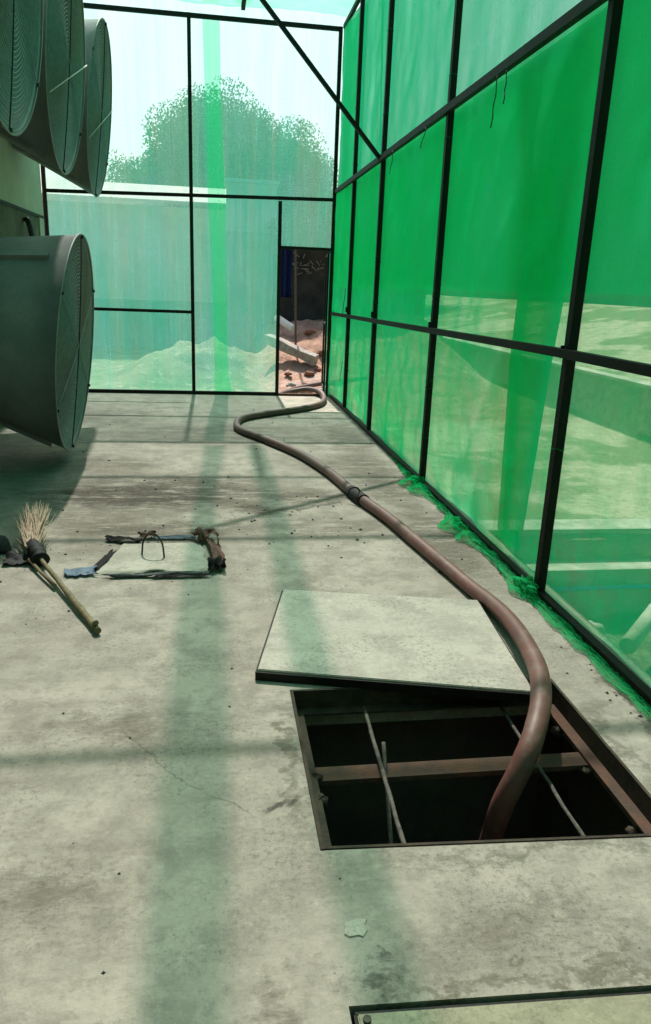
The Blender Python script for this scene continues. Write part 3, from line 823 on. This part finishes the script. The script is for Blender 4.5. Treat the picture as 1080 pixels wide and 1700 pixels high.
def scrap(name, cx_, cy_, lx, ly, rot, hgt, mat, label, cat='plastic scrap', seed=0, fold=.6, z0=.010):
    ca, sa = math.cos(R(rot)), math.sin(R(rot))
    def fn(u, v):
        x, y = (u - .5) * lx, (v - .5) * ly
        edge = 1 + .35 * nz(u * 5, v * 5, seed, 1.3)
        x *= edge; y *= edge
        z = z0 + hgt * max(0, .45 + .9 * nz(u * 2.2, v * 2.2, seed + 3, 1.) + fold * math.sin(v * math.pi) * .6) + .15 * hgt * abs(nz(u * 9, v * 9, seed, 1.))
        return (cx_ + x * ca - y * sa, cy_ + x * sa + y * ca, z)
    b = MB(); b.grid(fn, 26, 16)
    bmesh.ops.solidify(b.bm, geom=b.bm.faces[:], thickness=.002)
    return tag(b.build(name, mat, None, False), label, cat)
scrap('plastic_scrap', -.055, 4.30, .13, .13, 20, .06, M['tarp_red'], 'crumpled red-brown sheet standing up at the lid corner', seed=1)
scrap('plastic_scrap', .015, 4.02, .065, .40, 6, .045, M['tarp_red'], 'long curled reddish brown strip along the lid side', seed=2)
scrap('plastic_scrap', .015, 3.83, .09, .13, 0, .05, M['black_rag'], 'black crumpled sheet at the end of the curled strip', seed=3)
scrap('plastic_scrap', -.235, 4.345, .24, .045, 0, .010, M['tarp_blue'], 'flat light blue strip behind the mortar lid', seed=4)
scrap('plastic_scrap', -.70, 3.80, .15, .11, 10, .014, M['tarp_blue'], 'torn pale blue sheet at the lid corner nearest the broom', seed=5)
scrap('plastic_scrap', -.53, 4.30, .22, .07, -15, .022, M['black_rag'], 'torn black rag behind the lid, opposite the red sheet', seed=6)
scrap('plastic_scrap', -.40, 4.36, .10, .05, 5, .03, M['tarp_red'], 'small red-brown shred lying on the black rag', seed=12)
scrap('plastic_scrap', -.30, 3.735, .50, .035, 1, .014, M['tarp_grey'], 'grey torn strip along the front edge of the lid', seed=8)
scrap('plastic_scrap', -.17, 3.715, .30, .025, 2, .012, M['black_rag'], 'thin black sliver in front of the grey strip', seed=9)
scrap('plastic_scrap', -.60, 3.98, .045, .30, -13, .006, M['black_rag'], 'narrow black shred along the lid side facing the broom', seed=10, z0=.006)
scrap('plastic_scrap', -.43, 3.745, .20, .03, 0, .005, M['black_rag'], 'short black shred at the front of the lid near the blue sheet', seed=14, z0=.006)
b = MB()
fl_ = [(.306, 1.389), (.318, 1.379), (.341, 1.382), (.352, 1.376), (.366, 1.394), (.363, 1.412), (.371, 1.428), (.349, 1.433), (.331, 1.428), (.312, 1.424)]
b.loft([[(x, y, .0005) for x, y in fl_], [(.338 + (x - .338) * .93, 1.407 + (y - 1.407) * .93, .0035) for x, y in fl_]], False, True, False)
tag(b.build('cement_flake', M['cover']), 'pale cement flake lying between the two hatches', 'flake')

# ------------------------------------------------------------ broom
bt = thing('broom', (-.97, 4.0, 0), 'bamboo broom with pale straw bristles lying on the floor', 'broom')
h0, h1 = Vector((-.955, 3.98, .05)), Vector((-.505, 3.06, .022))
hp = [h0 + (h1 - h0) * (k / 16) + Vector((.006 * nz(k, 0, 0, .6), 0, .004 * nz(k, 3, 0, .6))) for k in range(17)]
MB().tube(hp, lambda q: .0115 + .004 * q + .0025 * (math.sin(q * 36) > .93), 10).build('handle', M['bamboo'], bt)
s0 = h0 + Vector((-.035, -.03, -.02)); s1 = h0 + (h1 - h0) * .42 + Vector((-.018, -.012, -.012))
MB().tube([s0, (s0 + s1) / 2 + Vector((-.004, 0, -.003)), s1], .009, 8).build('side_stick', M['bamboo'], bt)
MB().tube([h1 + Vector((-.02, .04, .018)), h1 + Vector((-.008, .02, .03))], .012, 8).build('knot', M['bamboo'], bt)
b = MB(); b.tube(smooth_path([h0 + Vector((.035, -.07, -.012)), h0 + Vector((.0, 0, .01)), h0 + Vector((-.04, .09, .02))], 5), lambda q: .046 + .014 * math.sin(q * 21) * .4 - .012 * q, 14, True, False, .1)
b.build('binding', M['black_rag'], bt)
scr = MB()
scr.grid(lambda u, v: (-1.05 + .10 * (u - .5) * 1.6 + .03 * nz(u * 4, v * 4, 1), 3.99 + .14 * (v - .5), .01 + .05 * abs(nz(u * 3, v * 3, 5))), 14, 10)
scr.build('rag', M['black_rag'], bt, False)
b = MB()
base = h0 + Vector((-.035, .06, .01))
for k in range(330):
    a = rnd.gauss(0, .17); up = rnd.uniform(.10, .38); L = rnd.uniform(.30, .47)
    d = Vector((-.16 + math.sin(a) * .62, math.cos(a) * .9, up)).normalized()
    p0 = base + Vector((rnd.uniform(-.035, .035), rnd.uniform(-.02, .02), rnd.uniform(-.02, .02)))
    cv = Vector((rnd.uniform(-.03, .03), 0, rnd.uniform(-.06, .01)))
    pts = [p0, p0 + d * L * .5 + cv * .2, p0 + d * L + cv]
    for p in pts: p.z = max(p.z, .004)
    b.tube(pts, lambda q: .0028 * (1 - .6 * q), 4, False)
b.build('bristles', M['straw'], bt)

def rock(name, c, s, mat, label, cat, seed, flat=.6):
    b = MB()
    def fn(u, v):
        a, e = u * 2 * math.pi, (v - .5) * math.pi
        d = Vector((math.cos(e) * math.cos(a), math.cos(e) * math.sin(a), math.sin(e)))
        r = 1 + .35 * mnoise.noise(d * 1.4 + Vector((seed, 0, 0))) + .12 * mnoise.noise(d * 4 + Vector((0, seed, 0)))
        return (c[0] + d.x * s[0] * r, c[1] + d.y * s[1] * r, c[2] + d.z * s[2] * r)
    b.grid(fn, 24, 14)
    return tag(b.build(name, mat, None, False), label, cat)
rock('stone', (-1.215, 4.17, .035), (.08, .07, .05), M['stone'], 'dark rounded stone beside the broom binding', 'stone', 3)
# loose grit all over the slab
b = MB()
for k in range(420):
    if k < 140: x, y = rnd.gauss(.2, .55), rnd.gauss(4.9, .6)
    elif k < 200: x, y = rnd.gauss(-.4, .35), rnd.gauss(4.1, .25)
    elif k < 270: x, y = 1.58 + rnd.gauss(0, .05), rnd.uniform(1.2, 6)
    else: x, y = rnd.uniform(-1.6, 1.6), rnd.uniform(1.2, 9.5)
    if HX0 - .03 < x < HX1 + .03 and HY0 - .03 < y < HY1 + .03 or x > 1.62: continue
    if y < 1.25 and x > .25: continue
    if .1 < x < 1.35 and 2.3 < y < 3.55: continue
    s = rnd.choice((.003, .004, .005, .006, .009, .012 if y > 3 else .006))
    a = rnd.uniform(0, 6.3)
    top = Vector((x, y, s * .9))
    q = [Vector((x + s * rnd.uniform(.7, 1.5) * math.cos(a + i * 1.57), y + s * rnd.uniform(.7, 1.5) * math.sin(a + i * 1.57), .0)) for i in range(4)]
    tv = b.bm.verts.new(top); qv = [b.bm.verts.new(p) for p in q]
    for i in range(4): b.bm.faces.new([qv[i], qv[(i + 1) % 4], tv])
o = b.build('floor_grit', M['stone']); kind(o, 'stuff')

# ------------------------------------------------------------ outside the side net
def boxthing(name, a, c, mat, label, cat, bev=.02, rot=None):
    return tag(MB().box(a, c, rot, None, bev).build(name, mat), label, cat)
boxthing('concrete_kerb', (1.95, 5.26, -1.1), (5.15, 5.53, -.27), M['kerb'], 'upper concrete kerb of the drain steps outside the net', 'kerb')
boxthing('concrete_kerb', (1.95, 4.96, -1.1), (5.15, 5.252, -.50), M['kerb'], 'lower concrete kerb above the blue pipe', 'kerb')
boxthing('concrete_kerb', (1.98, -1.0, -1.1), (2.16, 4.95, -.30), M['kerb'], 'concrete kerb running close along the net foot', 'kerb')
tag(MB().tube([(2.16, 4.90, -.64), (3.2, 4.91, -.63), (5.0, 4.89, -.64)], .016, 8).build('water_pipe', M['blue_pvc']), 'thin blue water pipe below the lower kerb', 'pipe')
tag(MB().tube([(2.64, 3.98, -.64), (3.5, 4.84, -.62)], .055, 16).build('drain_pipe', M['kerb']), 'short pale drain pipe lying in the trench', 'pipe')
for k, (x, y, z, q) in enumerate(((2.52, 4.42, -.74, .07), (2.70, 4.55, -.80, .10), (2.62, 4.22, -.84, .06))):
    rock('rubble_block', (x, y, z), (q, q * .8, q * .6), M['broken_concrete'], ['rubble lump nearest the kerb, left of the drain pipe', 'largest rubble lump behind the drain pipe', 'small rubble lump beside the drain pipe end'][k], 'rubble', 8 + k)
rw = thing('retaining_wall', (5.8, 12, -.4), 'low shaded retaining wall with a pale coping beyond the trench', 'wall')
MB().box((5.78, 1.0, -.6), (5.95, 26, .37)).build('wall_face', M['broken_concrete'], rw)
MB().box((5.75, 1.0, .372), (5.99, 26, .42), None, None, .01).build('coping', M['kerb'], rw)
fs = thing('field_shed', (14, 10, 1.4), 'tall dull green shed glimpsed through the side net', 'shed')
MB().box((13.5, -14, 1.0), (24, 60, 10.6)).build('wall', M['field_shed'], fs)
MB().box((13.2, -14.3, 10.602), (24.3, 60.3, 10.9)).build('roof', M['field_shed'], fs)

# ------------------------------------------------------------ beyond the end wall
def log(name, p, q, r, mat, label, cat, seg=14, rough=.0):
    p, q = Vector(p), Vector(q)
    pts = [p + (q - p) * (k / 10) for k in range(11)]
    return tag(MB().tube(pts, r, seg, True, False, rough).build(name, mat), label, cat)
log('plastic_pipe', (1.34, 16.0, .86), (1.66, 15.6, .66), .075, M['white_pvc'], 'white plastic pipe leaning on the soil heap', 'pipe')
bp = MB(); bp.box((-.55, -.1, -.09), (.55, .1, .09), None, None, .03)
bmesh.ops.subdivide_edges(bp.bm, edges=bp.bm.edges[:], cuts=3, use_grid_fill=True)
for v in bp.bm.verts: v.co += Vector((.05 * nz(v.co.x, v.co.y, v.co.z, 5), .05 * nz(v.co.y, v.co.x, v.co.z, 7), .04 * nz(v.co.z, v.co.x, 3, 7)))
cp = tag(bp.build('concrete_post', M['broken_concrete']), 'broken concrete post lying on the red soil', 'concrete post')
cp.location = (1.48, 14.3, .36); cp.rotation_euler = (R(8), R(19), R(-30))
for k, (x, y, s) in enumerate(((1.55, 12.4, .10), (1.15, 12.1, .07), (1.9, 12.6, .12), (1.35, 12.9, .08))):
    rock('soil_clod', (x, y, ground_h(x, y) + s * .3), (s, s * .9, s * .6), M['broken_concrete'], ['grey rubble lump below the broken post', 'small rubble lump near the door sill', 'largest rubble lump, close to the door leaf', 'pale rubble lump under the broken post'][k], 'rubble', k + 20)
for k, (x, y, q) in enumerate(((1.75, 13.6, .09), (2.15, 14.6, .13), (1.35, 13.5, .07), (2.0, 15.6, .12), (1.62, 13.0, .06), (1.95, 13.9, .07))):
    rock('brick_lump', (x, y, ground_h(x, y) + q * .3), (q, q * .7, q * .5), M['red_brick'], ['red brick lump in front of the broken post end', 'largest red brick lump, beside the door leaf edge', 'red brick lump under the left end of the broken post', 'red brick lump high on the soil by the block wall', 'smallest red brick lump nearest the door', 'red brick lump right of the broken post end'][k], 'brick', k + 40)
log('steel_pole', (1.64, 14.9, .0), (1.56, 14.9, 2.9), .022, M['rebar'], 'thin upright steel pole beyond the doorway', 'pole')
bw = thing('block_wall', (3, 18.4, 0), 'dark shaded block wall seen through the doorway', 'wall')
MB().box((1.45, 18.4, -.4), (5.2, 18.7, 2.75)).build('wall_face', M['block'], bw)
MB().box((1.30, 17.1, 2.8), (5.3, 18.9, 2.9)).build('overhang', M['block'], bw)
hang = MB(); hang.grid(lambda u, v: (1.58 + .24 * u, 17.9 + .05 * math.sin(u * 11), 1.25 + 1.2 * v), 16, 8)
bmesh.ops.solidify(hang.bm, geom=hang.bm.faces[:], thickness=.01)
tag(hang.build('hanging_tarp', simple('dark_blue_cloth', (.03, .06, .22), .8)), 'dark blue cloth hanging against the block wall', 'cloth')
# scribble of cut branches on the wall top
b = MB()
for k in range(40):
    x = rnd.uniform(1.95, 3.4); z = rnd.uniform(1.75, 2.2)
    b.tube([(x, 18.30, z), (x + rnd.uniform(-.2, .2), 18.25, z + rnd.uniform(-.08, .12))], .012, 4)
kind(b.build('dry_twigs', M['broken_concrete']), 'stuff')

sh = thing('farm_shed', (-3, 21, 0), 'pale farm shed with a teal lower wall beyond the end net', 'shed')
MB().box((-16, 21, 1.0), (1.2, 27, 3.35)).build('wall', M['shed_paint'], sh)
MB().box((-16, 20.97, -.5), (1.2, 26.9, .995)).build('lower_wall', M['shed_dado'], sh)
b = MB()
for s in (0, 1):
    y0, y1 = (20.4, 24.05) if s == 0 else (27.6, 24.05)
    b.bm.faces.new([b.bm.verts.new(p) for p in ((-16.4, y0, 3.45), (1.5, y0, 3.45), (1.5, y1, 4.2), (-16.4, y1, 4.2))])
bmesh.ops.solidify(b.bm, geom=b.bm.faces[:], thickness=.12)
b.build('roof', M['shed_roof'], sh)
ts = thing('tank_shed', (1.0, 19, 0), 'tall teal sheet shed standing right of the pale farm shed', 'shed')
MB().box((.35, 18.9, -.4), (1.55, 20.2, 2.70)).build('wall', M['shed_dado'], ts)
MB().box((.36, 18.95, 2.704), (1.54, 20.2, 3.78)).build('upper_wall', M['shed_teal'], ts)
MB().box((.30, 18.85, 3.784), (1.60, 20.3, 3.86)).build('roof', M['shed_teal'], ts)

def tree(loc, H, cr, ch, n, mat, label, seed, group='trees beyond the sheds'):
    r = random.Random(seed)
    t = thing('broadleaf_tree', loc, label, 'tree', group)
    o = Vector(loc)
    b = MB()
    b.tube(smooth_path([o + Vector((0, 0, -.3)), o + Vector((.1, 0, H * .2)), o + Vector((-.05, .1, H * .45)), o + Vector((0, 0, H * .8))], 5), lambda q: .28 * (1 - .75 * q) * H / 8, 10)
    cl = []
    for k in range(190):
        a = r.uniform(0, 6.283); e = math.asin(r.uniform(-.2, 1)); q = r.uniform(.35, 1.0) ** .6 * .92
        p = o + Vector((cr * q * math.cos(a) * math.cos(e), cr * q * math.sin(a) * math.cos(e), H - ch + ch * .95 * q * math.sin(e)))
        cl.append((p, r.uniform(.6, 1.15) * cr * .25))
        if k % 3 == 0:
            s = o + Vector((0, 0, H * r.uniform(.25, .55)))
            b.tube(smooth_path([s, s.lerp(p, .5) + Vector((0, 0, .2)), p], 4), lambda q: .09 * (1 - .8 * q) * H / 8, 6)
    b.build('trunk', M['bark'], t)
    V, F = [], []
    for k in range(n):
        c, rr = cl[k % len(cl)]
        q = r.random() ** .40
        d = Vector((r.gauss(0, 1), r.gauss(0, 1), r.gauss(0, .9))).normalized() * rr * q
        p = c + d
        s = r.uniform(.8, 1.3) * (.085 - .035 * q)
        u = Vector((r.gauss(0, 1), r.gauss(0, 1), r.gauss(0, 1))).normalized()
        v = u.orthogonal().normalized()
        i0 = len(V)
        V += [p - u * s, p + v * s * .6, p + u * s, p - v * s * .6]
        F.append((i0, i0 + 1, i0 + 2, i0 + 3))
    me = bpy.data.meshes.new('crown'); me.from_pydata(V, [], F); me.materials.append(mat)
    o = bpy.data.objects.new('crown', me); COL.objects.link(o); o.parent = t; o.location = -Vector(loc)
    return t
tree((.75, 30, -.3), 8.4, 4.3, 4.9, 230000, M['leaf'], 'big round-crowned tree rising behind the farm shed', 5, None)
tree((-4.6, 38, -.3), 7.4, 3.4, 4.6, 40000, M['leaf2'], 'lower dark tree left of the big round tree', 9, None)
tree((7.6, 33, -.3), 7.0, 3.0, 4.2, 24000, M['leaf2'], 'dark tree right of the big round tree', 11, None)
